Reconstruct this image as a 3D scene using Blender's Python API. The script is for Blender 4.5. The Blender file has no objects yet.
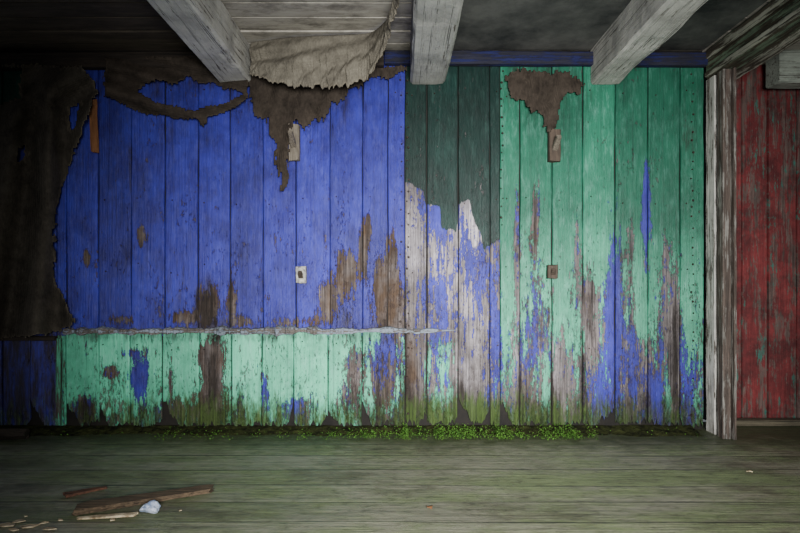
import bpy, bmesh, math, random
import numpy as np
from mathutils import Vector
random.seed(7); rng=np.random.RandomState(11)
S=156.0; F=533.3; D=F/S; VX=401.0; VY=285.0; H=(430-VY)/S

def P(px,py,off=0.0):
    k=(D-off)/D
    return ((px-VX)/S*k, D-off, H+(VY-py)/S*k)
def PF(px,py,z=0.0):
    d=F*(H-z)/(py-VY)
    return ((px-VX)*d/F,d,z)
def lin(r,g,b):
    f=lambda c:(c/255/12.92 if c/255<=0.04045 else ((c/255+0.055)/1.055)**2.4)
    return (f(r),f(g),f(b),1)

# ---------- numpy noise ----------
_T=rng.rand(256,256)
def vn(x,y):
    x=np.asarray(x,float); y=np.asarray(y,float)
    xi=np.floor(x).astype(int); yi=np.floor(y).astype(int)
    fx=x-xi; fy=y-yi; fx=fx*fx*(3-2*fx); fy=fy*fy*(3-2*fy)
    a=_T[xi%256,yi%256]; b=_T[(xi+1)%256,yi%256]; c=_T[xi%256,(yi+1)%256]; d=_T[(xi+1)%256,(yi+1)%256]
    return (a*(1-fx)+b*fx)*(1-fy)+(c*(1-fx)+d*fx)*fy
def fbm(x,y,o=4):
    s=0;a=1;t=0
    for i in range(o):
        s=s+a*vn(np.asarray(x)*2**i+i*17.3,np.asarray(y)*2**i+i*9.1); t+=a; a*=.55
    return s/t-0.5

# ---------- node helper ----------
class NB:
    def __init__(s,name):
        s.m=bpy.data.materials.new(name); s.m.use_nodes=True
        s.t=s.m.node_tree; s.n=s.t.nodes; s.l=s.t.links; s.n.clear()
        s.out=s.n.new('ShaderNodeOutputMaterial'); s.b=s.n.new('ShaderNodeBsdfPrincipled')
        s.l.new(s.b.outputs[0],s.out.inputs[0])
        tc=s.n.new('ShaderNodeTexCoord'); s.pos=tc.outputs['Object']
        sp=s.n.new('ShaderNodeSeparateXYZ'); s.l.new(s.pos,sp.inputs[0])
        s.x,s.y,s.z=sp.outputs
    def put(s,i,v):
        if isinstance(v,bpy.types.NodeSocket): s.l.new(v,i)
        else: i.default_value=v
    def ma(s,op,a,b=0.0,clamp=False):
        n=s.n.new('ShaderNodeMath'); n.operation=op; n.use_clamp=clamp
        s.put(n.inputs[0],a); s.put(n.inputs[1],b); return n.outputs[0]
    def vec(s,a,b,c):
        n=s.n.new('ShaderNodeCombineXYZ')
        for i,v in enumerate((a,b,c)): s.put(n.inputs[i],v)
        return n.outputs[0]
    def noise(s,v,scale=1.0,det=5.0,ro=0.6,dist=0.0):
        n=s.n.new('ShaderNodeTexNoise'); s.put(n.inputs['Vector'],v)
        n.inputs['Scale'].default_value=scale; n.inputs['Detail'].default_value=det
        n.inputs['Roughness'].default_value=ro; n.inputs['Distortion'].default_value=dist
        return n.outputs['Fac']
    def mr(s,v,a,b,c=0.0,d=1.0):
        n=s.n.new('ShaderNodeMapRange'); n.clamp=True
        s.put(n.inputs[0],v)
        for i,q in enumerate((a,b,c,d)): s.put(n.inputs[i+1],q)
        return n.outputs[0]
    def mix(s,f,a,b,mode='MIX'):
        n=s.n.new('ShaderNodeMix'); n.data_type='RGBA'; n.blend_type=mode
        s.put(n.inputs[0],f); s.put(n.inputs[6],a); s.put(n.inputs[7],b); return n.outputs[2]
    def at(s,name):
        n=s.n.new('ShaderNodeAttribute'); n.attribute_name=name; return n.outputs['Fac']
    def grey(s,v):
        n=s.n.new('ShaderNodeCombineColor')
        for i in range(3): s.put(n.inputs[i],v)
        return n.outputs[0]
    def fin(s,col,rough=0.75,bump=None,bs=0.3,bd=0.01,spec=0.3):
        s.put(s.b.inputs['Base Color'],col); s.put(s.b.inputs['Roughness'],rough)
        s.b.inputs['Specular IOR Level'].default_value=spec
        if bump is not None:
            n=s.n.new('ShaderNodeBump'); n.inputs['Strength'].default_value=bs; n.inputs['Distance'].default_value=bd
            s.put(n.inputs['Height'],bump); s.l.new(n.outputs[0],s.b.inputs['Normal'])
        return s.m

def scaled(nb,sx,sy,sz,off=0.0):
    return nb.vec(nb.ma('MULTIPLY',nb.x,sx),nb.ma('ADD',nb.ma('MULTIPLY',nb.y,sy),off),nb.ma('MULTIPLY',nb.z,sz))

# ---------- materials ----------
def mat_paintwall():
    b=NB('peeling_paint')
    fB,fG,fT,fW,fP,fS,fM,fI=[b.at(k) for k in ('fB','fG','fT','fW','fP','fS','fM','fI')]
    idv=b.ma('MULTIPLY',fI,7.7)
    def sv(sx,sz,o=0.0): return b.vec(b.ma('ADD',b.ma('MULTIPLY',b.x,sx),o),idv,b.ma('MULTIPLY',b.z,sz))
    def cen(n,k=2.4): return b.ma('ADD',b.ma('MULTIPLY',b.ma('SUBTRACT',n,0.5),k),0.5)
    def blend(o):
        a1=cen(b.noise(sv(34,4.0,o),1,8,.72),5.2); a2=cen(b.noise(sv(44,15,o+5.),1,8,.77),5.2); a3=cen(b.noise(sv(130,60,o+9.),1,4,.7),4.6)
        return b.ma('ADD',b.ma('ADD',b.ma('MULTIPLY',a1,.46),b.ma('MULTIPLY',a2,.36)),b.ma('MULTIPLY',a3,.18))
    nb_=blend(0.); ng_=blend(31.)
    mB=b.mr(b.ma('SUBTRACT',fB,nb_),-.04,.04); mG=b.mr(b.ma('SUBTRACT',fG,ng_),-.04,.04)
    grain=b.mr(b.noise(sv(95,3.0,9.),1,7,.74,.3),.3,.7)
    blot=b.noise(sv(9,5,3.),1,5,.65)
    blo=b.mr(blot,.3,.7)
    gw=b.mix(grain,lin(40,36,36),lin(142,134,134)); bw=b.mix(grain,lin(26,18,14),lin(100,80,64)); pw=b.mix(grain,lin(92,86,92),lin(208,201,208))
    w=b.mix(b.mr(b.ma('ADD',fW,b.ma('MULTIPLY',b.ma('SUBTRACT',blot,.5),1.2)),.3,.7),gw,bw)
    w=b.mix(b.mr(b.ma('ADD',fP,b.ma('MULTIPLY',b.ma('SUBTRACT',blot,.5),1.2)),.25,.85),w,pw)
    cr=b.mr(b.noise(sv(150,1.6,60.),1,6,.74),.51,.62)
    w=b.mix(b.ma('MULTIPLY',cr,.8),w,lin(34,28,28))
    blue=b.mix(blo,lin(33,31,114),lin(50,54,164))
    lb=b.mr(b.noise(sv(30,10,200.),1,8,.76),.5,.74)
    blue=b.mix(b.ma('MULTIPLY',lb,.36),blue,lin(96,100,180))
    db=b.mr(b.noise(sv(30,4,230.),1,8,.74),.5,.7)
    blue=b.mix(b.ma('MULTIPLY',db,.42),blue,lin(24,22,66))
    g1=b.mix(b.mr(fT,0,.5),lin(2,38,33),lin(30,112,86)); g2=b.mix(b.mr(fT,.5,1.),g1,lin(104,208,170))
    g2=b.mix(b.ma('MULTIPLY',blo,.5),g2,b.mix(1.0,g2,lin(165,178,178),'MULTIPLY'))
    g2=b.mix(b.ma('MULTIPLY',grain,.35),g2,b.mix(1.0,g2,lin(175,185,180),'MULTIPLY'))
    lg=b.mr(b.noise(sv(38,8,260.),1,8,.76),.5,.72)
    g2=b.mix(b.ma('MULTIPLY',lg,b.mr(fT,.2,.9,.05,.5)),g2,lin(140,200,184))
    col=b.mix(mB,w,blue)
    halo=b.mr(b.ma('SUBTRACT',b.ma('ADD',fG,.08),ng_),-.05,.05)
    col=b.mix(b.ma('MULTIPLY',halo,.4),col,lin(104,112,118))
    col=b.mix(mG,col,g2)
    fl=b.ma('ADD',b.noise(sv(75,24,171.),1,7,.74),b.ma('MULTIPLY',b.noise(sv(9,3,181.),1,4,.6),.5))
    fl=b.mr(b.ma('SUBTRACT',fl,b.mr(b.z,.7,1.6,.0,.055)),.84,.88)
    col=b.mix(b.ma('MULTIPLY',fl,.85),col,b.mix(.5,w,lin(70,58,60)))
    sn=cen(b.noise(sv(24,4,77.),1,8,.74),3.6)
    st=b.mr(b.ma('SUBTRACT',fS,sn),-.45,.35)
    col=b.mix(b.ma('MULTIPLY',st,.9),col,b.mix(grain,lin(14,11,10),lin(50,41,36)))
    run=b.mr(b.noise(sv(60,1.2,101.),1,6,.7),.54,.74)
    col=b.mix(b.ma('MULTIPLY',run,.55),col,lin(26,23,30))
    mld=b.mr(b.noise(b.pos,2.6,8,.76),.46,.68)
    col=b.mix(b.ma('MULTIPLY',mld,.5),col,b.mix(1.0,col,lin(110,104,104),'MULTIPLY'))
    mo=b.mr(b.ma('SUBTRACT',fM,cen(b.noise(sv(40,8,151.),1,7,.74),3.6)),-.35,.35)
    col=b.mix(b.ma('MULTIPLY',mo,.85),col,b.mix(grain,lin(14,18,8),lin(70,94,36)))
    ton=b.mr(b.noise(b.vec(idv,3.,1.),1.7,0,.5),.3,.7,.75,1.15)
    col=b.mix(1.0,col,b.grey(ton),'MULTIPLY')
    pm=b.ma('MAXIMUM',mB,mG)
    hgt=b.ma('ADD',b.ma('MULTIPLY',b.ma('SUBTRACT',b.ma('ADD',pm,mG),fl),.5),b.ma('MULTIPLY',grain,.45))
    return b.fin(col,b.mr(pm,0,1,.85,.5),hgt,.75,.008)

def wood(name,dark,light,axis='x',scale=1.0,paint=None,cover=0.5,rough=.8,bs=.5,blotch=.5):
    b=NB(name); sc={'x':(3,60,60),'y':(60,3,60),'z':(60,60,3)}[axis]
    g=b.mr(b.noise(scaled(b,*[q*scale for q in sc]),1,7,.72,.3),.3,.7)
    bl=b.mr(b.noise(b.pos,3.3*scale,6,.68),.35,.65)
    col=b.mix(g,lin(*dark),lin(*light))
    col=b.mix(b.ma('MULTIPLY',bl,blotch),col,lin(*dark))
    h=g
    if paint:
        sp={'x':(1.2,60,60),'y':(60,1.2,60),'z':(60,60,1.2)}[axis]; s2={'x':(4,26,26),'y':(26,4,26),'z':(26,26,4)}[axis]
        n=b.noise(scaled(b,*sp,off=3.3),1,8,.72); n2=b.noise(scaled(b,*s2,off=1.3),1,8,.76)
        nn=b.ma('ADD',b.ma('MULTIPLY',n,.5),b.ma('MULTIPLY',n2,.5))
        m=b.mr(b.ma('SUBTRACT',cover,b.ma('ADD',b.ma('MULTIPLY',b.ma('SUBTRACT',nn,.5),5.2),.5)),-.07,.07)
        pc=b.mix(bl,lin(*paint),lin(*[c*.74 for c in paint]))
        pc=b.mix(b.ma('MULTIPLY',g,.3),pc,lin(*[c*.6 for c in paint]))
        col=b.mix(m,col,pc); h=b.ma('ADD',g,m)
    cr=b.mr(b.noise(scaled(b,*[q*1.6 if q>5 else q*.35 for q in sc],off=8.),1,4,.65),.585,.64)
    col=b.mix(b.ma('MULTIPLY',cr,.75),col,lin(*[c*.4 for c in dark]))
    return b.fin(col,rough,h,bs,.006)

def mat_floor():
    b=NB('damp_floorboards'); fI=b.at('fI'); fE=b.at('fE')
    o=b.ma('MULTIPLY',fI,5.3)
    v=b.vec(b.ma('ADD',b.ma('MULTIPLY',b.x,3.5),o),b.ma('MULTIPLY',b.y,80),o)
    g=b.mr(b.noise(v,1,9,.8,.5),.3,.7)
    big=b.mr(b.noise(b.vec(b.ma('MULTIPLY',b.x,1.3),b.ma('MULTIPLY',b.y,3.0),b.ma('MULTIPLY',o,.1)),1,8,.76),.42,.58)
    col=b.mix(g,lin(74,74,64),lin(158,155,134))
    col=b.mix(b.ma('MULTIPLY',big,.75),col,b.mix(g,lin(58,70,38),lin(126,142,90)))
    col=b.mix(b.ma('MULTIPLY',b.mr(b.noise(scaled(b,1.6,2.6,1),1,8,.78),.5,.62),.65),col,b.mix(g,lin(46,42,33),lin(96,90,74)))
    col=b.mix(b.ma('MULTIPLY',b.mr(b.noise(scaled(b,12,28,1),1,7,.8),.53,.64),.6),col,lin(48,46,35))
    grit=b.mr(b.noise(scaled(b,60,90,1),1,3,.6),.70,.74)
    col=b.mix(b.ma('MULTIPLY',grit,.55),col,lin(176,172,154))
    v2=b.vec(b.ma('ADD',b.ma('MULTIPLY',b.x,.8),o),b.ma('MULTIPLY',b.y,70),3.0)
    crack=b.mr(b.noise(v2,1,4,.65),.63,.68)
    crack=b.ma('MAXIMUM',b.ma('MULTIPLY',crack,.75),b.ma('MULTIPLY',fE,b.mr(b.noise(b.vec(b.ma('MULTIPLY',b.x,1.5),o,1.),1,6,.72),.40,.58,.15,.9)))
    col=b.mix(crack,col,lin(22,22,17))
    edge=b.mr(b.y,D-.55,D-.1)
    mm=b.mr(b.ma('ADD',b.ma('MULTIPLY',edge,.55),b.noise(b.pos,9,7,.76)),.55,.95)
    col=b.mix(b.ma('MULTIPLY',mm,.85),col,b.mix(g,lin(30,32,18),lin(64,74,40)))
    ton=b.mr(b.noise(b.vec(o,2.,3.),3,0,.5),.3,.7,.84,1.1)
    col=b.mix(1.0,col,b.grey(ton),'MULTIPLY')
    return b.fin(col,b.mr(big,0,1,.36,.62),b.ma('SUBTRACT',g,crack),.6,.007,spec=.5)

def mat_ceiling():
    b=NB('ceiling_boards'); fI=b.at('fI'); o=b.ma('MULTIPLY',fI,5.3)
    v=b.vec(b.ma('ADD',b.ma('MULTIPLY',b.x,3.0),o),b.ma('MULTIPLY',b.y,30),o)
    g=b.mr(b.noise(v,1,7,.74),.2,.8)
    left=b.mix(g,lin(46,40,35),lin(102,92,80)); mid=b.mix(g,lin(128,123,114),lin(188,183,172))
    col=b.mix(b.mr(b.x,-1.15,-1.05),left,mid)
    st=b.mr(b.noise(scaled(b,2,5,1),1.5,8,.78),.47,.64)
    col=b.mix(b.ma('MULTIPLY',st,.7),col,lin(54,49,44))
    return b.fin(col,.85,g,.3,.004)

def mat_cloth(name,dark,light,edge=None):
    b=NB(name)
    wv=lambda s_,t:b.ma('ABSOLUTE',b.ma('SINE',b.ma('MULTIPLY',s_,t)))
    xx=b.ma('ADD',b.x,b.y)
    we=b.ma('MULTIPLY',wv(xx,420.),wv(b.z,420.))
    n=b.mr(b.noise(b.pos,5,8,.77),.35,.65); n2=b.mr(b.noise(scaled(b,90,90,30),1,6,.76),.3,.7)
    f=b.ma('ADD',b.ma('MULTIPLY',n,.6),b.ma('MULTIPLY',n2,.4))
    col=b.mix(f,lin(*dark),lin(*light))
    col=b.mix(b.ma('MULTIPLY',we,.45),col,lin(*dark))
    if edge: col=b.mix(b.ma('MULTIPLY',b.at('fR'),.7),col,b.mix(n2,lin(*dark),lin(*edge)))
    return b.fin(col,.95,b.ma('ADD',n2,we),.5,.004,spec=.1)

def flat(name,c1,c2,sc=20,rough=.8,spec=.3,bs=.4):
    b=NB(name); n=b.mr(b.noise(b.pos,sc,6,.7),.35,.65)
    return b.fin(b.mix(n,lin(*c1),lin(*c2)),rough,n,bs,.004,spec=spec)

M_wall=mat_paintwall()
M_back=flat('dark_sheathing',(12,10,9),(28,24,20),8)
M_nail=flat('rusty_iron',(18,14,12),(50,34,26),60,.6)
M_floor=mat_floor(); M_ceil=mat_ceiling()
M_beam=wood('whitewashed_timber',(44,38,33),(108,98,88),'y',1,paint=(200,198,190),cover=.90)
M_beam2=wood('whitewashed_timber_grey',(44,40,36),(106,100,92),'y',1,paint=(180,180,173),cover=.95)
M_beamx=wood('pale_far_beam',(60,56,52),(120,114,106),'x',1,paint=(170,178,166),cover=.8)
M_post=wood('pale_painted_post',(38,31,27),(110,98,88),'z',1,paint=(204,200,194),cover=.68)
M_post2=wood('grey_post',(32,27,24),(106,92,84),'z',1,paint=(138,134,128),cover=.40)
M_head=wood('green_white_header',(30,27,22),(84,76,62),'y',1,paint=(110,126,104),cover=.46)
M_head2=wood('worn_lintel',(34,30,25),(94,86,74),'y',1,paint=(170,168,154),cover=.5)
M_blueTrim=wood('dark_blue_batten',(18,18,26),(44,44,62),'x',1,paint=(30,34,84),cover=.45)
M_brownTrim=wood('dark_batten',(24,20,17),(58,49,42),'x',1)
M_ledge=wood('peeled_ledge',(40,34,32),(130,122,116),'x',1,paint=(136,146,160),cover=.5)
M_burlap=mat_cloth('burlap_dark',(24,22,20),(86,80,72),edge=(124,114,98))
M_burlap2=mat_cloth('burlap_tan',(62,58,52),(142,136,123),edge=(160,150,132))
M_burlap3=mat_cloth('tar_cloth',(24,21,19),(80,71,63),edge=(90,79,69))
M_debris=wood('broken_board_brown',(44,36,29),(120,100,78),'x',2)
M_debris2=wood('broken_board_red',(54,34,28),(122,84,64),'x',2)
M_peg=wood('peg_wood',(60,54,46),(150,140,126),'z',2)
M_pegbrown=wood('peg_brown',(38,32,28),(96,82,70),'z',2)
M_orange=wood('raw_pine',(76,48,28),(148,100,64),'z',2)
M_white=flat('chipped_enamel',(66,62,58),(186,184,178),45)
M_plastic=flat('crumpled_foil',(110,130,165),(215,222,238),30,.35,.5)
M_moss=flat('moss',(14,14,9),(48,52,26),22,.95,.1,1.0)
M_leaf=flat('weed_leaf',(34,62,20),(88,130,48),15,.6,.3,.1)
M_dirt=flat('splinter',(120,100,74),(205,190,160),30)

# ---------- mesh helpers ----------
def obj(name,verts,faces,mats,midx=None,smooth=False,parent=None,**props):
    me=bpy.data.meshes.new(name); me.from_pydata([tuple(v) for v in verts],[],[tuple(f) for f in faces])
    for m in (mats if isinstance(mats,(list,tuple)) else [mats]): me.materials.append(m)
    if midx is not None: me.polygons.foreach_set('material_index',np.array(midx,dtype=np.int32))
    if smooth: me.polygons.foreach_set('use_smooth',np.ones(len(me.polygons),dtype=bool))
    me.update(); o=bpy.data.objects.new(name,me); bpy.context.scene.collection.objects.link(o)
    if parent: o.parent=parent
    for k,v in props.items(): o[k]=v
    return o
def set_attr(o,name,arr):
    a=o.data.attributes.new(name,'FLOAT','POINT'); a.data.foreach_set('value',np.asarray(arr,dtype=np.float32))
def recenter(o):
    me=o.data; n=len(me.vertices); c=np.empty(n*3); me.vertices.foreach_get('co',c); c=c.reshape(-1,3)
    p=np.array([(c[:,0].min()+c[:,0].max())/2,(c[:,1].min()+c[:,1].max())/2,c[:,2].min()])
    me.vertices.foreach_set('co',(c-p).ravel()); o.location=p; me.update(); return o
def grid_faces(nu,nv,base=0,flip=False):
    i=np.arange(nu-1)[:,None]; j=np.arange(nv-1)[None,:]
    a=(base+i*nv+j).ravel(); b_=a+nv; c=b_+1; d=a+1
    return np.stack([a,d,c,b_] if flip else [a,b_,c,d],1).tolist()
def boxvf(x0,x1,y0,y1,z0,z1,base=0):
    v=[(x,y,z) for x in (x0,x1) for y in (y0,y1) for z in (z0,z1)]
    f=[(0,1,3,2),(4,6,7,5),(0,4,5,1),(2,3,7,6),(0,2,6,4),(1,5,7,3)]
    return v,[tuple(base+i for i in q) for q in f]

def timber(name,p0,p1,w,h,mat,up=(0,0,1),seg=40,amp=.004,ragged=0.0,taper=0.0,bev=.12,chip=0.0,parent=None,center=True,**props):
    p0=Vector(p0); p1=Vector(p1); ax=(p1-p0); L=ax.length; ax.normalize()
    upv=Vector(up); sd=ax.cross(upv).normalized(); upv=sd.cross(ax).normalized()
    r=[]; bv=bev*min(w,h); n=4
    cs=[(-w/2+bv,-h/2),(w/2-bv,-h/2),(w/2,-h/2+bv),(w/2,h/2-bv),(w/2-bv,h/2),(-w/2+bv,h/2),(-w/2,h/2-bv),(-w/2,-h/2+bv)]
    for i in range(8):
        a=cs[i]; b_=cs[(i+1)%8]; m=n if i%2==0 else 1
        for k in range(m): r.append((a[0]+(b_[0]-a[0])*k/m,a[1]+(b_[1]-a[1])*k/m))
    nr=len(r); V=[]; so=random.random()*100
    for s in range(seg+1):
        t=s/seg; tp=1-taper*t
        for k,(a,c) in enumerate(r):
            q=float(fbm(k*.35+so,t*L*9+so,3)); q2=float(fbm(t*L*3+so+50,(k//4)*3.1,2))
            e=0
            if ragged and s in (0,seg): e=ragged*float(fbm(a*45+so,c*30+s,3))*(1 if s else -1)*2
            d=1-(amp*abs(q)*2)/max(min(w,h),.001)*1.0
            if chip and q2>.16: d-=chip*(q2-.16)*3
            V.append(p0+ax*(t*L+e)+sd*(a*tp*d)+upv*(c*tp*d))
    Fc=[]
    for s in range(seg):
        for k in range(nr):
            k2=(k+1)%nr; Fc.append((s*nr+k,s*nr+k2,(s+1)*nr+k2,(s+1)*nr+k))
    Fc.append(tuple(range(nr))[::-1]); Fc.append(tuple(seg*nr+k for k in range(nr)))
    o=obj(name,V,Fc,mat,parent=parent,**props)
    if center and not parent: recenter(o)
    return o

# ---------- back wall fields ----------
def ga(x,y,cx,cy,rx,ry): return np.exp(-(((x-cx)/rx)**2+((y-cy)/ry)**2))
def sst(v,a,b): t=np.clip((v-a)/(b-a),0,1); return t*t*(3-2*t)
def fields(x,y,pid,zone):
    j=(pid*0.618+0.13)%1.0; j2=(pid*0.387+.4)%1.0
    z0=np.zeros_like(x)
    B=z0+1.48; G=z0-1.; T=z0+.5; Wd=z0+.35; Pl=z0+0.; St=z0-.6; Mo=z0-.6
    if zone==0:
        L=x<407
        for cx,cy,rx,ry,a in ((86,258,6,12,1.4),(142,235,7,14,1.5),(215,208,6,8,1.0),(286,165,8,26,.9),(346,272,15,34,1.35),(362,245,6,30,1.1),
            (208,305,16,30,1.1),(232,300,6,26,1.0),(380,290,12,45,1.2),(392,255,7,60,1.0),(398,315,12,40,1.1),(182,318,18,9,1.0),(325,240,4,30,.7),(245,322,14,8,.9),
            (120,320,20,7,.9),(370,225,6,20,1.),(300,322,30,8,.8),(330,305,10,20,.8),(105,190,4,12,.6),(320,290,10,30,.5),(270,300,10,20,.5),(240,270,20,30,.3)):
            B=B-np.where(L,a*ga(x,y,cx,cy,rx,ry),0)
        B=B-np.where(L,.3*sst(y,230,325),0)
        Wd=np.where(L,.6,Wd)
        for cx,cy,rx,ry,a in ((208,306,14,32,1.5),(130,165,3,28,1.2),(284,168,6,26,1.1),(346,315,12,14,1.),(300,95,80,44,1.0),(378,310,8,30,.9),(395,250,4,80,.8),(230,300,5,28,1.0),(250,280,5,35,.8),(130,250,2,60,.6),(198,200,2,60,.6),(150,80,90,20,.9),(170,290,40,30,.5),(90,200,20,80,.4),(345,270,14,40,.3),(170,270,3,50,.5),(320,300,4,30,.6)):
            St=St+np.where(L,a*ga(x,y,cx,cy,rx,ry),0)
        St=St+np.where(L,.75*sst(y,312,332),0)
        G=np.where((x>386)&L&(y>336),.5-.25*sst(y,370,420),G); T=np.where(L&(y>330)&(x>386),.95,T)
        B=np.where((x>386)&L&(y>330),.4,B)
        yb=np.interp(x,[405,424,425,440,441,457,458,470,471,482,483,499,500],[182,192,206,206,228,232,205,200,212,240,250,240,240])
        C=(x>=405)&(x<500)
        up=sst(yb-y,-8,8)
        G=np.where(C,-.9+2.4*up,G); T=np.where(C&(y<250),0.0,T)
        Bc=.36+.2*(j-.5)+.6*ga(x,y,436,215,14,22)+.3*ga(x,y,445,330,22,40)+.45*ga(x,y,478,265,10,24)+.45*ga(x,y,495,330,8,60)-.4*ga(x,y,410,380,14,60)-.45*ga(x,y,470,370,16,60)-.25*ga(x,y,412,245,11,50)+.4*ga(x,y,440,290,10,18)-.3*ga(x,y,474,212,8,30)
        B=np.where(C,Bc,B)
        Pl=np.where(C,.75*ga(x,y,412,245,13,46)+.75*ga(x,y,472,220,14,44)+.6*ga(x,y,440,258,14,60)+.5*ga(x,y,470,320,20,100),Pl)
        Wd=np.where(C,.18+.6*ga(x,y,408,375,12,60),Wd)
        G=np.where(C&(y>300),G+1.3*sst(y,320,345)*np.where((x>424)&(x<458),1,.40+.45*sst(x,485,498)),G); T=np.where(C&(y>=250),.82,T)
        St=np.where(C,St+.9*ga(x,y,405,380,8,50)+1.*ga(x,y,462,400,3,30)+.9*ga(x,y,455,330,2,60)+.9*ga(x,y,427,320,2,80)+.7*ga(x,y,408,290,8,20)+.5*sst(y,330,400)+.1,St)
        R=x>=500
        Gr=np.interp(y,[60,170,240,300,350,425],[1.46,1.24,.92,.58,.46,.38])+.25*(j-.5)*sst(y,180,280)
        for cx,cy,rx,ry,a in ((517,235,3,55,1.2),(536,215,5,50,1.),(590,310,9,55,.7),(646,200,4,45,1.5),(614,290,9,80,.8),(675,340,6,70,.7),(630,365,16,45,.5),(560,380,10,40,.4),(540,340,8,50,.4),(520,400,10,40,.4),(665,280,3,60,.5),(655,400,10,30,.6),(600,400,12,40,.4),(688,375,6,40,.5),(575,250,4,40,.5),(630,240,5,50,.4)):
            Gr=Gr-a*ga(x,y,cx,cy,rx,ry)
        Gr=Gr+.5*ga(x,y,600,250,8,30)+.6*ga(x,y,508,300,5,90)+.8*ga(x,y,667,400,5,25)+.6*ga(x,y,645,315,8,30)+.45*ga(x,y,562,300,9,40)+.5*ga(x,y,545,390,5,30)+.45*ga(x,y,690,330,8,60)+.5*ga(x,y,576,340,5,30)
        G=np.where(R,Gr,G)
        Br=.34+.35*(j2-.5)+1.3*ga(x,y,646,200,6,60)+.8*ga(x,y,614,290,8,100)+.5*ga(x,y,630,365,15,50)+.8*ga(x,y,655,400,9,34)+.4*ga(x,y,500,340,8,60)+.6*ga(x,y,688,370,7,60)-.4*ga(x,y,590,310,9,60)-.3*ga(x,y,536,230,6,60)-.3*ga(x,y,545,390,20,40)+.4*ga(x,y,600,390,10,40)+.4*ga(x,y,533,330,5,40)-.3*ga(x,y,675,340,6,60)
        B=np.where(R,Br,B)
        T=np.where(R,.46+.32*sst(y,190,330)+.12*(j-.5),T)
        Wd=np.where(R,.3+.35*(j2-.5),Wd)
        Pl=np.where(R,.45*ga(x,y,515,330,10,90)+.35*ga(x,y,545,360,20,50)+.25*ga(x,y,600,340,60,50),Pl)
        St=np.where(R,St+1.*ga(x,y,590,300,6,40)+1.1*ga(x,y,583,380,3,50)+1.*ga(x,y,675,350,3,70)+1.*ga(x,y,517,240,2.5,50)+.9*ga(x,y,552,390,3,40)+.8*ga(x,y,615,240,2,60)+1.*ga(x,y,535,210,3,40)+1.*ga(x,y,540,88,60,34)+.48*sst(y,230,330)+.75*ga(x,y,690,150,14,90)+.9*ga(x,y,648,390,2.5,50)+.8*ga(x,y,520,380,3,50)+.8*ga(x,y,630,300,2,60),St)
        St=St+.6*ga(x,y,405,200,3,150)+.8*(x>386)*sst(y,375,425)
        St=St+np.where(x<62,.5,0)
        B=np.where(x<62,1.2,B); G=np.where((x<66)&(x>57)&(y>335),.75,G); T=np.where(x<66,.85,T)
        G=np.where((x<30)&(y<120),1.4,G); T=np.where((x<30)&(y<120),0.15,T)
        Mo=Mo+1.5*sst(y,358,424)*np.where(x>400,1,.8)*(.75+.5*ga(x,y,470,420,90,40))
    else:
        G=1.02+.25*(j-.5)-.34*sst(y,385,425); T=z0+1.0
        for cx,cy,rx,ry,a in ((140,378,9,18,1.4),(133,352,12,6,.6),(265,385,6,26,.9),(292,410,14,14,.7),(215,375,10,40,1.1),(205,400,12,25,.8),(85,408,12,14,1.3),(110,372,9,8,1.),(355,370,11,34,1.0),(380,372,9,40,1.1),(172,375,4,30,.8),(178,410,20,14,.6),(240,400,6,24,.8),(345,400,14,20,.5),(392,360,8,40,1.1),(90,350,6,10,.6),(205,355,14,12,.8),(330,360,6,20,.5),(245,350,12,10,.5),(310,400,8,16,.5)):
            G=G-a*ga(x,y,cx,cy,rx,ry)
        G=G+.2*ga(x,y,320,375,26,40)
        B=.30+1.2*ga(x,y,140,378,14,24)+.8*ga(x,y,275,405,30,22)+.5*ga(x,y,380,350,20,20)-.6*ga(x,y,212,385,16,50)-.3*ga(x,y,355,380,14,40)+.2*(j2-.5)
        Wd=.5+z0; Pl=z0+.1
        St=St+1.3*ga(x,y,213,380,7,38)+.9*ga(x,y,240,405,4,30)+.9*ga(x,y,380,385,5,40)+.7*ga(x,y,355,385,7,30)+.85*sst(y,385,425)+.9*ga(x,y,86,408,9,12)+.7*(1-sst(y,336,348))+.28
        Mo=Mo+1.5*sst(y,358,424)*(.7+.4*ga(x,y,220,420,90,60))
    return B,G,T,Wd,Pl,St,Mo

AV=[];AF=[];AM=[];AT=[];nv_tot=0
def add_plank(xa,xb,ytop,zone,pid,off,rot,ybot=423):
    global nv_tot
    gap=.35+.6*((pid*.47)%1); xa+=gap/2; xb-=gap/2
    nu=max(6,int((xb-xa)/1.2)); ny=int((ybot-ytop)/1.7)
    u=np.concatenate([[0,.012],np.linspace(.04,.96,nu),[.988,1]]); v=np.linspace(0,1,ny)
    U,V=np.meshgrid(u,v,indexing='ij')
    jag=20*np.abs(fbm(u*7+pid*3,pid+u*0,5))+8*fbm(u*24+pid,pid+u*0+3,3)
    yb=ybot-rot[0]*np.maximum(0,1-u/rot[2])**1.1-rot[1]*np.maximum(0,1-(1-u)/rot[3])**1.1-jag
    if ybot<400: yb=ybot+u*0
    px=xa+(xb-xa)*U; py=ytop+(yb[:,None]-ytop)*V
    edge=np.minimum(U,1-U)
    wob=2.*fbm(py/40,pid*3.+U*0,2)*np.where(edge<.02,1,0)*.6
    d=off+.0035*(((pid*.73)%1)-.5)*2
    back=np.where(edge<.001,.010,np.where(edge<.02,.002,0))
    dep=D-d+back-.0025*fbm(px/7,py/50,3)-.004*fbm(px/30+pid*5,py/60,2)+ (.016*(sst(py,390,425))*np.abs(fbm(px/4,py/12,3)))
    X=(px+wob-VX)/S; Z=(430-py)/S
    AV.append(np.stack([X.ravel(),dep.ravel(),Z.ravel()],1))
    f=grid_faces(U.shape[0],U.shape[1],nv_tot,flip=True); AF.extend(f); AM.extend([0]*len(f))
    fl=fields(px.ravel(),py.ravel(),float(pid),zone)
    AT.append(np.stack([*fl,np.full(px.size,float(pid))],1)); nv_tot+=px.size

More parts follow.
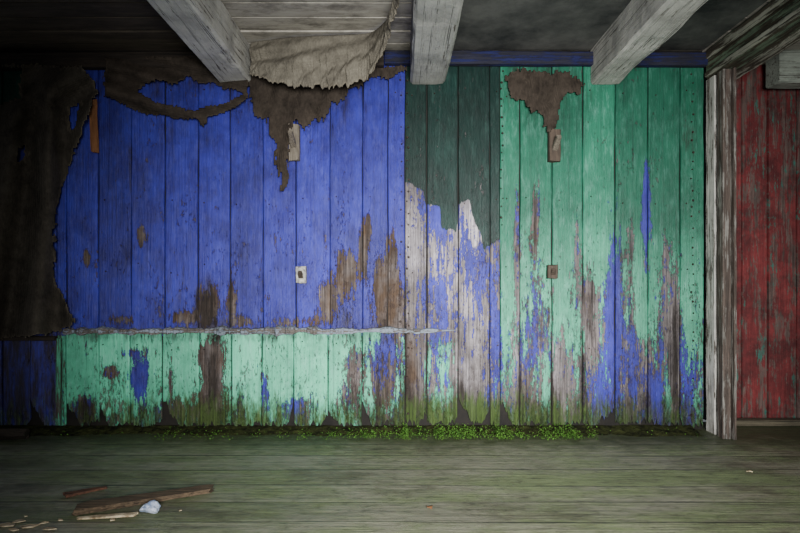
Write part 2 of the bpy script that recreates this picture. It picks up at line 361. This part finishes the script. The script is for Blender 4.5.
seams=[-60,-26,2,30,57,66,98,131,165,198,230,263,296,330,363,388,405,427,458,490,500,520,552,583,615,648,680,704]
rr=random.Random(5)
def rots(big=.25):
    g=lambda: rr.uniform(12,28) if rr.random()<big else rr.uniform(0,5)
    return (g(),g(),rr.uniform(.15,.7),rr.uniform(.15,.7))
for i in range(len(seams)-1):
    a,b_=seams[i],seams[i+1]
    wains=(a>=66 and b_<=396)
    r=rots(.2 if a>=405 else .3)
    if b_-a<14: r=(1,1,.3,.3)
    add_plank(a,b_,55,0,i+1,0.0,r,ybot=(336 if wains else 428))
ws=[66,100,131,163,200,232,262,294,328,362,396]
for i in range(len(ws)-1):
    add_plank(ws[i],ws[i+1],332,1,40+i,.012,rots(.35),ybot=428)
def add_box(x0,x1,y0,y1,z0,z1,mi):
    global nv_tot
    v,f=boxvf(x0,x1,y0,y1,z0,z1,nv_tot); AV.append(np.array(v)); AF.extend(f); AM.extend([mi]*6); AT.append(np.zeros((8,8))); nv_tot+=8
add_box((-60-VX)/S,(704-VX)/S,D+.02,D+.09,0,2.5,1)
def add_nail(px,py,off=.0,r=.006):
    global nv_tot
    x,_,z=P(px,py); n=7; v=[]
    for k in range(n):
        a=2*math.pi*k/n; v.append((x+r*math.cos(a),D-off+.002,z+r*math.sin(a)))
    for k in range(n):
        a=2*math.pi*k/n; v.append((x+r*.6*math.cos(a),D-off-.005,z+r*.6*math.sin(a)))
    f=[(nv_tot+k,nv_tot+(k+1)%n,nv_tot+n+(k+1)%n,nv_tot+n+k) for k in range(n)]+[tuple(nv_tot+n+k for k in range(n))]
    AV.append(np.array(v)); AF.extend(f); AM.extend([2]*len(f)); AT.append(np.zeros((2*n,8))); nv_tot+=2*n
for cx,y0,y1,st in ((408,82,420,11),(502,72,232,9),(692,75,420,9.5),(401,80,325,16)):
    y=y0
    while y<y1: add_nail(cx+random.uniform(-1.2,1.2),y+random.uniform(-2,2),.003,random.uniform(.005,.0085)); y+=st
for sx in seams[6:-1]:
    for yy in (92,200,268,345): add_nail(sx+7+random.uniform(-1,1),yy+random.uniform(-5,5),.003 if yy<330 or sx>396 else .015,.005)
o=obj('wall_back',np.concatenate(AV),AF,[M_wall,M_back,M_nail],AM,kind='structure')
AT=np.concatenate(AT)
for k,nm in enumerate(('fB','fG','fT','fW','fP','fS','fM','fI')): set_attr(o,nm,AT[:,k])

# ---------- floor / ceiling ----------
def strips(name,x0,x1,ys,z,up,mat,thick,seg=140,jit=.003,gap=.004,bow=.012,bevel=.003):
    V=[];Fa=[];A=[];E=[];n=0
    for i in range(len(ys)-1):
        t=np.array([0,.022,.032,.25,.5,.75,.968,.978,1.]); xs=np.linspace(x0,x1,seg)
        X,Tt=np.meshgrid(xs,t,indexing='ij')
        ya=ys[i]+gap/2+bow*fbm(X*.9,X*0+i*1.7,2); yb=ys[i+1]-gap/2+bow*fbm(X*.9,X*0+(i+1)*1.7,2)
        Y=ya+(yb-ya)*Tt
        zo=jit*(((i*.618)%1)*2-1)+.006*fbm(X*1.3+i*7,Tt*.8,2)*(jit/.003)
        e=np.where((Tt<.001)|(Tt>.999),-thick,np.where((Tt<.025)|(Tt>.975),-bevel,0))
        Z=z+up*(zo+e)
        V.append(np.stack([X.ravel(),Y.ravel(),Z.ravel()],1)); Fa+=grid_faces(len(xs),len(t),n,flip=(up<0)); A.append(np.full(X.size,float(i+1))); n+=X.size
        E.append(np.where((Tt<.025)|(Tt>.975),1.,0.).ravel())
    zz=sorted((z-up*.03,z-up*.10)); v,f=boxvf(x0,x1,ys[0],ys[-1],zz[0],zz[1],n); V.append(np.array(v)); m=[0]*len(Fa)+[1]*6; Fa+=f; A.append(np.zeros(8)); E.append(np.zeros(8))
    o=obj(name,np.concatenate(V),Fa,[mat,M_back],m,kind='structure'); set_attr(o,'fI',np.concatenate(A)); set_attr(o,'fE',np.concatenate(E)); return o
ys=[-1.2]
while ys[-1]<3.6: ys.append(ys[-1]+.15+.09*random.random())
strips('floor',-3.0,4.0,ys,0.0,1,M_floor,.0,jit=.0,gap=.0,bevel=.0,bow=.035)
yc=[-1.2]
while yc[-1]<3.75: yc.append(yc[-1]+.162)
strips('ceiling',-3.0,4.0,yc,2.44,-1,M_ceil,.012,bow=.004,gap=.006)
v,f=boxvf(.17,1.93,-1.2,D-.02,2.428,2.436)
obj('trim_1',v,f,flat('ceiling_sheet',(44,46,46),(92,92,89),3),kind='structure')

# ---------- beams ----------
def beam(xc,w,label,mat,ye=D-.005):
    return timber('ceiling_beam',(xc,-1.1,2.445-.115),(xc,ye,2.445-.115),w,.235,mat,seg=130,amp=.007,chip=.12,bev=.07,
      label=label,category='beam',group='ceiling beams')
def bx(a,b_): return ((a+b_)/2-VX)/S,(b_-a)/S
x_,w_=bx(220,253); beam(x_,w_,'rough white-painted timber beam with worn edges under plank ceiling',M_beam)
x_,w_=bx(410,446); beam(x_,w_,'square grey-white painted timber beam beside hanging burlap',M_beam2)
x_,w_=bx(590,621); beam(x_,w_,'pale painted timber beam beside flat ceiling sheeting, chipped',M_beam)
RY_=F*H/(421-VY)-.17
timber('ceiling_beam',(2.42,RY_,2.335),(3.9,RY_,2.335),.13,.22,M_beamx,seg=50,amp=.006,chip=.1,label='pale green-white beam end above the red boards',category='beam',group='ceiling beams')

# ---------- trims ----------
def trimbox(name,pa,pb,off,hh,dd,mat,kind='structure',seg=60,**k):
    a=Vector(P(pa[0],pa[1],0)); b_=Vector(P(pb[0],pb[1],0)); a.y=b_.y=D-off
    return timber(name,a,b_,dd,hh,mat,seg=seg,amp=.004,kind=kind,chip=.1,**k)
trimbox('trim_2',(385,60),(703,62),.03,.085,.05,M_blueTrim)
trimbox('trim_3',(-58,64),(384,61),.03,.10,.05,M_brownTrim)
def ledge():
    xs=np.linspace(66,456,300); V=[]
    prof=[(0.0,.026),(.034,.020),(.040,.006),(.036,-.016),(.0,-.018)]
    rag=np.where(xs>345,.75,1.0)
    for q,xp in enumerate(xs):
        k=max(.2,1+1.8*float(fbm(xp/7,1.2,4)))*rag[q]
        if xp>418: k*=max(.15,1-(xp-418)/38)
        yb=331+3.2*float(fbm(xp/30,7,2))
        for d,h in prof:
            V.append(((xp-VX)/S,D-.006-d*k,(430-yb)/S+h*k))
    return obj('trim_4',V,grid_faces(len(xs),len(prof),flip=True),M_ledge,kind='structure')
ledge()
trimbox('trim_5',(61,338),(61,424),.02,.03,.03,wood('mint_batten',(40,36,33),(90,84,80),'z',1,paint=(84,160,130),cover=.5),up=(0,1,0))
trimbox('trim_6',(-58,338),(58,338),.02,.03,.03,M_brownTrim)

# ---------- right side ----------
xw=(705-VX)/S
timber('corner_post',(xw+.03,D-.055,0),(xw+.03,D-.055,2.235),.06,.10,M_post,up=(0,1,0),seg=90,amp=.006,bev=.08,chip=.12,label='peeling white-painted corner post beside green plank wall',category='post',group='doorway posts')
timber('corner_post',(xw+.022,D-.165,0),(xw+.022,D-.165,2.235),.052,.07,M_post2,up=(0,1,0),seg=90,amp=.008,bev=.12,chip=.16,label='weathered grey wooden post framing the wide doorway',category='post',group='doorway posts')
timber('corner_post',(xw+.058,D-.195,0),(xw+.058,D-.195,2.235),.016,.05,M_post2,up=(0,1,0),seg=90,amp=.004,bev=.12,chip=.2,label='thin chipped grey strip nailed to the doorway post',category='post',group='doorway posts')
timber('wall_right',(xw+.055,-1.1,2.34),(xw+.055,D-.01,2.34),.11,.20,M_head,seg=120,amp=.008,chip=.1,kind='structure')
timber('door_lintel',(xw+.16,-1.1,2.32),(xw+.16,D-.0,2.32),.09,.16,M_head2,seg=120,amp=.008,chip=.14,label='peeling white lintel timber above the wide doorway',category='lintel')
timber('trim_7',(xw-.012,-1.1,2.38),(xw-.012,D-.04,2.38),.025,.05,M_head2,seg=60,amp=.003,kind='structure')
timber('trim_8',(xw-.012,-1.1,2.26),(xw-.012,D-.04,2.26),.025,.03,M_head2,seg=60,amp=.003,kind='structure')
RY=F*H/(421-VY)
V=[];Fa=[];A=[];n=0
rs=[ (p-VX)/F*RY for p in (722,742,768,797,824,852,882,912,940)]
for i in range(len(rs)-1):
    xs=np.linspace(rs[i]+.006,rs[i+1]-.006,10); xs=np.concatenate([[xs[0]-.002],xs,[xs[-1]+.002]]); zs=np.linspace(0.0,2.44,90)
    X,Z=np.meshgrid(xs,zs,indexing='ij'); Y=RY-.004*fbm(X*20,Z*3+i*5,3)+ .008*((i*.618)%1); Y[0]+=.018; Y[-1]+=.018
    V.append(np.stack([X.ravel(),Y.ravel(),Z.ravel()],1)); Fa+=grid_faces(12,90,n,flip=True); n+=X.size; A.append(np.full(X.size,i+1.))
v,f=boxvf(rs[0]-.1,rs[-1],RY+.02,RY+.08,0,2.5,n); V.append(np.array(v)); m=[0]*len(Fa)+[1]*6; Fa+=f; A.append(np.zeros(8))
b=NB('red_peeling'); idr=b.ma('MULTIPLY',b.at('fI'),7.3)
def rv(sx,sz,o): return b.vec(b.ma('ADD',b.ma('MULTIPLY',b.x,sx),o),idr,b.ma('MULTIPLY',b.z,sz))
g=b.mr(b.noise(rv(90,3,0.),1,7,.72),.3,.7)
nn=b.ma('ADD',b.ma('MULTIPLY',b.noise(rv(14,2.0,3.),1,8,.74),.6),b.ma('MULTIPLY',b.noise(rv(40,12,6.),1,7,.78),.4))
n2=b.ma('ADD',b.ma('MULTIPLY',b.noise(rv(14,2.6,13.),1,8,.74),.6),b.ma('MULTIPLY',b.noise(rv(40,12,16.),1,7,.78),.4))
base=b.mix(g,lin(38,30,29),lin(116,94,88)); red=b.mix(g,lin(94,35,38),lin(138,56,57))
red=b.mix(b.mr(b.noise(b.pos,4,7,.72),.35,.65),red,lin(76,30,32))
col=b.mix(b.mr(nn,.53,.50),base,red); col=b.mix(b.mr(n2,.56,.58),col,lin(54,98,88))
col=b.mix(b.ma('MULTIPLY',b.mr(b.noise(b.pos,5,8,.76),.46,.65),.65),col,lin(30,21,21))
Mr=b.fin(col,.75,g,.6,.006)
o=obj('wall_beyond',np.concatenate(V),Fa,[Mr,M_back],m,kind='structure'); set_attr(o,'fI',np.concatenate(A))
timber('trim_9',(xw+.22,RY-.10,.018),(rs[-1],RY-.10,.018),.07,.04,wood('sill',(50,46,38),(108,100,82),'x',1),seg=50,amp=.004,kind='structure')

# ---------- cloth ----------
def sdf(poly,x,y):
    poly=np.array(poly,float); n=len(poly); d=np.full(x.shape,1e9); ins=np.zeros(x.shape,bool)
    for i in range(n):
        a=poly[i]; b_=poly[(i+1)%n]; e=b_-a; t=np.clip(((x-a[0])*e[0]+(y-a[1])*e[1])/(e@e+1e-9),0,1)
        d=np.minimum(d,np.hypot(x-a[0]-t*e[0],y-a[1]-t*e[1]))
        c=((a[1]>y)!=(b_[1]>y))&(x<(b_[0]-a[0])*(y-a[1])/((b_[1]-a[1])+1e-9)+a[0]); ins^=c
    return np.where(ins,d,-d)
def sheet(name,polys,depth,mat,holes=(),rag=4.,res=1.0,th=.003,ew=3.,fine=1.2,**props):
    al=np.concatenate([np.array(p) for p in polys]); x0,y0=al.min(0)-5; x1,y1=al.max(0)+8
    xs=np.arange(x0,x1,res); ysq=np.arange(y0,y1,res); X,Y=np.meshgrid(xs,ysq,indexing='ij')
    sd=np.max([sdf(p,X,Y) for p in polys],0)
    for h in holes: sd=np.minimum(sd,-sdf(h,X,Y))
    sd=sd+rag*2.2*fbm(X/16+3,Y/16,3)+rag*fine*fbm(X/1.3,Y/7,2)
    keep=sd>0
    cell=keep[:-1,:-1]&keep[1:,:-1]&keep[:-1,1:]&keep[1:,1:]
    off=depth(X,Y)
    k=(D-off)/D
    V=np.stack([((X-VX)/S*k).ravel(),(D-off).ravel(),(H+(VY-Y)/S*k).ravel()],1)
    ii,jj=np.nonzero(cell); nv=len(ysq); a=ii*nv+jj
    Fq=np.stack([a,a+1,a+nv+1,a+nv],1)
    us=np.unique(Fq); mp=np.zeros(len(V),int); mp[us]=np.arange(len(us))
    o=obj(name,V[us],mp[Fq].tolist(),mat,smooth=True,**props)
    set_attr(o,'fR',np.clip(1-sd.ravel()[us]/ew,0,1))
    md=o.modifiers.new('s','SOLIDIFY'); md.thickness=th; md.offset=0
    recenter(o); return o
sheet('burlap_curtain',[[(-58,62),(82,66),(95,80),(99,92),(88,112),(80,140),(66,176),(58,200),(56,225),(54,250),(56,280),(64,300),(76,322),(62,333),(-58,346)]],
  lambda X,Y:.10+.06*np.sin(X/7.5+4*fbm(X/80,Y/140,2)+Y/90)*sst(Y,60,140)+.07*fbm(X/24,Y/90,2)+.05*np.sin((Y+X*.7)/9)*(1-sst(Y,70,170)),M_burlap,
  holes=[[(-20,66),(20,68),(19,98),(-20,108)],[(70,108),(80,104),(76,122),(70,130)],[(20,150),(24,146),(26,156),(21,160)]],rag=2.6,fine=2.2,label='dark torn burlap sheet hanging in folds over blue boards',category='burlap cloth')
sheet('torn_burlap_swag',[[(104,56),(215,56),(232,62),(248,68),(249,98),(238,107),(224,114),(208,117),(203,127),(197,119),(184,121),(165,116),(150,116),(134,110),(124,104),(112,99),(104,97)]],
  lambda X,Y:.06+.03*fbm(X/22,Y/10,2)+.025*np.sin((Y-.3*X)/4),M_burlap3,
  holes=[[(136,92),(146,84),(160,80),(172,84),(190,78),(200,84),(213,82),(224,90),(236,90),(242,94),(226,102),(210,106),(192,109),(170,105),(150,99)]],
  rag=2.0,fine=2.2,label='ragged strip of brown burlap sagging across the blue boards',category='burlap cloth')
sheet('torn_wall_fabric',[[(246,70),(412,66),(404,73),(388,80),(375,78),(362,88),(350,88),(342,104),(334,104),(322,124),(314,120),(304,130),(296,122),(290,140),(291,168),(287,192),(281,190),(279,174),(272,166),(276,145),(268,136),(266,120),(256,116),(248,98)]],
  lambda X,Y:.04+.03*np.abs(fbm(X/14,Y/22,2))*2+.012*np.sin(X/4+Y/14),M_burlap3,rag=3,fine=2.6,label='dark brown torn fabric remnant stuck on blue boards',category='burlap cloth')
sheet('torn_wall_fabric',[[(506,76),(522,68),(570,72),(585,82),(580,94),(570,94),(560,108),(557,130),(546,132),(540,112),(530,114),(524,100),(512,98)]],
  lambda X,Y:.03+.03*np.abs(fbm(X/14,Y/22,2))*2+.01*np.sin(X/4+Y/14),M_burlap3,rag=3,fine=2.8,label='dark brown torn fabric remnant stuck on green boards',category='burlap cloth')
def hung():
    path=np.array([(P(247,50,.12)[0],D-.12),(P(290,50,.2)[0],D-.2),(P(335,50,.2)[0],D-.22),(P(372,50,.2)[0],D-.24),(P(392,50,0)[0]-.03,D-.38),(-.02,D-.6),(.02,D-.85),(.03,D-1.2)])
    hang=[.20,.31,.36,.28,.17,.11,.10,.06]
    n=520; t=np.linspace(0,len(path)-1,n); k=np.arange(len(path))
    sm=lambda a:np.convolve(np.pad(a,30,mode='edge'),np.ones(61)/61,'valid')
    X=sm(np.interp(t,k,path[:,0])); Y=sm(np.interp(t,k,path[:,1])); h=sm(np.interp(t,k,hang))*(1+.26*fbm(t*1.8,t*0+2,3)+.14*fbm(t*20,t*0+5,3))
    v=np.linspace(0,1,44); hg=h[:,None]*v
    w=.09*fbm(t[:,None]*2.0+v[None,:]*2.2,v[None,:]*1.6+t[:,None]*.4,3)*v**.5
    bulge=.05*np.sin(v*math.pi*.7)[None,:]*(h[:,None]/.3)
    fold=.018*np.sin(v*14+t[:,None]*2.8)*np.sin(v*math.pi)
    Yg=Y[:,None]-bulge+w+fold; Xg=X[:,None]+w*.4-.03*np.sin(v*math.pi*.8)[None,:]*sst(t,3.5,5)[:,None]
    V=np.stack([Xg.ravel(),Yg.ravel(),(2.425-hg).ravel()],1)
    o=obj('hanging_burlap',V,grid_faces(n,44),M_burlap2,smooth=True,label='tan burlap sheet sagging from ceiling between two beams',category='burlap cloth')
    set_attr(o,'fR',(np.clip((v[None,:]-.94)/.06,0,1)+np.zeros((n,1))).ravel())
    md=o.modifiers.new('s','SOLIDIFY'); md.thickness=.003; recenter(o)
hung()

# ---------- pegs ----------
def empty(name,loc,**p):
    o=bpy.data.objects.new(name,None); o.location=loc; o.empty_display_size=.05; bpy.context.scene.collection.objects.link(o)
    for k,v in p.items(): o[k]=v
    return o
def peg(px,py,w,h,mp,mk,label,off=0.0,lug=.05):
    x,y,z=P(px,py); y=D-off
    e=empty('coat_peg',(x,y,z),label=label,category='peg')
    timber('back_plate',(0,off-.024,-h/2),(0,off-.024,h/2),w,.05,mp,up=(0,1,0),seg=14,amp=.005,parent=e,ragged=.01,chip=.1)
    timber('peg',(0,off-.04,-.1*h),(0,-lug,.16*h),w*.5,w*.45,mk,seg=10,amp=.002,taper=.25,parent=e)
    return e
peg(295,144,.072,.225,M_peg,M_peg,'pale weathered wooden peg block on the blue boards',lug=.15)
peg(553,147,.076,.20,M_pegbrown,M_peg,'brown-grey wooden peg block on the green boards',lug=.13)
peg(302,275,.064,.105,M_white,M_pegbrown,'small chipped dirty white plate with rusty brown peg',lug=.075)
peg(551,272,.066,.085,M_pegbrown,M_pegbrown,'small square brown wooden block on green boards',lug=.07)
timber('pine_offcut',P(95,152,.03),P(93,100,.03),.05,.014,M_orange,up=(0,1,0),seg=14,ragged=.01,label='short raw orange-brown slat hanging beside the burlap',category='wood slat')

# ---------- floor debris ----------
def fp(px,py,z):
    q=PF(px,py,0); return (q[0],q[1],z)
timber('broken_board',fp(82,512,.016),fp(209,493,.020),.095,.024,M_debris,seg=40,amp=.004,ragged=.05,taper=.25,label='long splintered brown board lying on the floor',category='board')
timber('broken_board',fp(64,498,.012),fp(106,490,.012),.045,.014,M_debris2,seg=20,amp=.003,ragged=.03,taper=.4,label='short reddish-brown wood splinter on the floor',category='board')
timber('broken_board',fp(132,517,.010),fp(80,520,.008),.03,.01,M_dirt,seg=20,amp=.003,ragged=.03,taper=.3,label='pale splinter lying beside the broken board',category='board')
timber('wood_stub',(P(-20,424)[0],D-.26,.042),(P(50,424)[0],D-.21,.036),.07,.075,M_brownTrim,seg=30,amp=.012,bev=.4,ragged=.03,taper=.2,label='short dark rotten log against the wall base',category='log')
def lump(name,loc,r,mat,label,cat,sq=.7,seed=1):
    bm=bmesh.new(); bmesh.ops.create_icosphere(bm,subdivisions=3,radius=r)
    for v in bm.verts:
        n=float(fbm(v.co.x/r*1.7+seed,v.co.y/r*1.7+v.co.z/r*1.3,3)); v.co*=1+n*1.1; v.co.z*=sq
    zm=min(v.co.z for v in bm.verts)
    for v in bm.verts: v.co.z-=zm
    me=bpy.data.meshes.new(name); bm.to_mesh(me); bm.free(); me.materials.append(mat)
    o=bpy.data.objects.new(name,me); o.location=loc; bpy.context.scene.collection.objects.link(o); o['label']=label; o['category']=cat
lump('crumpled_foil',fp(151,513,.0),.034,M_plastic,'small crumpled bluish-white foil scrap beside the broken board','foil scrap')
def chip(px,py,s,mat,label):
    q=fp(px,py,.002); n=random.randint(5,7); a0=random.random()*6; V=[]
    for k in range(n):
        a=a0+2*math.pi*k/n; r=s*random.uniform(.5,1.2); V.append((r*math.cos(a)*1.5,r*math.sin(a),random.uniform(.002,.008)))
    V+= [(x,y,z-.003) for x,y,z in V]
    Fa=[tuple(range(n)),tuple(range(n,2*n))[::-1]]+[(k,n+k,n+(k+1)%n,(k+1)%n) for k in range(n)]
    o=obj('paint_chip',V,Fa,mat,label=label,category='paint chip',group='paint chips on the floor'); o.location=q
for px,py,s in ((8,526,.026),(20,522,.018),(30,527,.022),(44,524,.012),(50,530,.016),(14,531,.014),(26,517,.008),(60,521,.008),(750,472,.010),(430,508,.012),(165,500,.008),(112,521,.010),(180,512,.006)):
    chip(px,py,s,M_dirt if px!=430 else M_orange,'small flake of pale peeled paint on the floorboards' if px!=430 else 'small flake of orange-brown wood on the floorboards')

# ---------- moss + weeds ----------
xs=np.linspace((-58-VX)/S,(690-VX)/S,900); t=np.linspace(0,1,26); X,T_=np.meshgrid(xs,t,indexing='ij')
wd=.13+.16*fbm(xs*3.3,xs*0,4)[:,None]
Y=D-.002-wd*T_
Zm=(.024*(1-T_)**.7+.05*fbm(X*14,T_*3,4)*np.sqrt(T_+.05)+.006)*(1-T_**4)+.0*X - .004*T_
Zm=np.where(T_>.97,-.004,np.maximum(Zm,-.001))
obj('moss',np.stack([X.ravel(),Y.ravel(),Zm.ravel()],1),grid_faces(900,26),M_moss,smooth=False,label='dark damp moss and dirt along the wall base',category='moss',kind='stuff')
V=[];Fa=[]
def leafd(px):
    return (1.0 if 385<px<585 else (.45 if 295<px<385 else (.15 if 165<px<295 else .02)))
cnt=0
while cnt<4200:
    px=random.uniform(60,688)
    cl=float(vn(px/5.,3.3))*.6+.4*float(vn(px/14.,8.3))
    if random.random()>leafd(px)*cl**2.4*2.2: continue
    cnt+=1
    x=(px-VX)/S; y=D-.03-random.uniform(.0,.21); z=.006+random.random()**1.9*(.065 if px>385 else .035)*(.15+cl)
    a=random.uniform(0,6.28); til=random.uniform(-.9,.9); r=random.uniform(.003,.0075)
    ux,uy,uz=math.cos(a)*math.cos(til),math.sin(a)*math.cos(til),math.sin(til); vx,vy=-math.sin(a),math.cos(a)
    b0=len(V); V+=[(x-ux*r,y-uy*r,z-uz*r),(x+vx*r*.7,y+vy*r*.7,z+.002),(x+ux*r,y+uy*r,z+uz*r),(x-vx*r*.7,y-vy*r*.7,z+.002)]
    Fa.append((b0,b0+1,b0+2,b0+3))
obj('small_weeds',V,Fa,M_leaf,label='low bright green weeds growing along the wall base',category='weeds',kind='stuff')

# ---------- camera / light ----------
cam=bpy.data.cameras.new('camera'); co=bpy.data.objects.new('camera',cam); bpy.context.scene.collection.objects.link(co)
co.location=(0,0,H); co.rotation_euler=(math.radians(90),0,0); cam.sensor_width=36; cam.lens=24; cam.shift_x=-(VX-400)/800; cam.shift_y=(VY-266.5)/800; cam.clip_start=.05
bpy.context.scene.camera=co
def area(loc,tgt,sx,sy,pw,col,spread=180):
    l=bpy.data.lights.new('daylight','AREA'); l.shape='RECTANGLE'; l.size=sx; l.size_y=sy; l.energy=pw; l.color=col; l.spread=math.radians(spread)
    o=bpy.data.objects.new('daylight',l); o.location=loc; o.rotation_euler=(Vector(tgt)-Vector(loc)).to_track_quat('-Z','Y').to_euler(); bpy.context.scene.collection.objects.link(o)
area((.4,-.9,1.1),(.44,D,.74),1.1,.8,106,(1,1,.97),72)
w=bpy.data.worlds.new('world'); bpy.context.scene.world=w; w.use_nodes=True
w.node_tree.nodes['Background'].inputs[0].default_value=(.85,.92,1,1); w.node_tree.nodes['Background'].inputs[1].default_value=.155
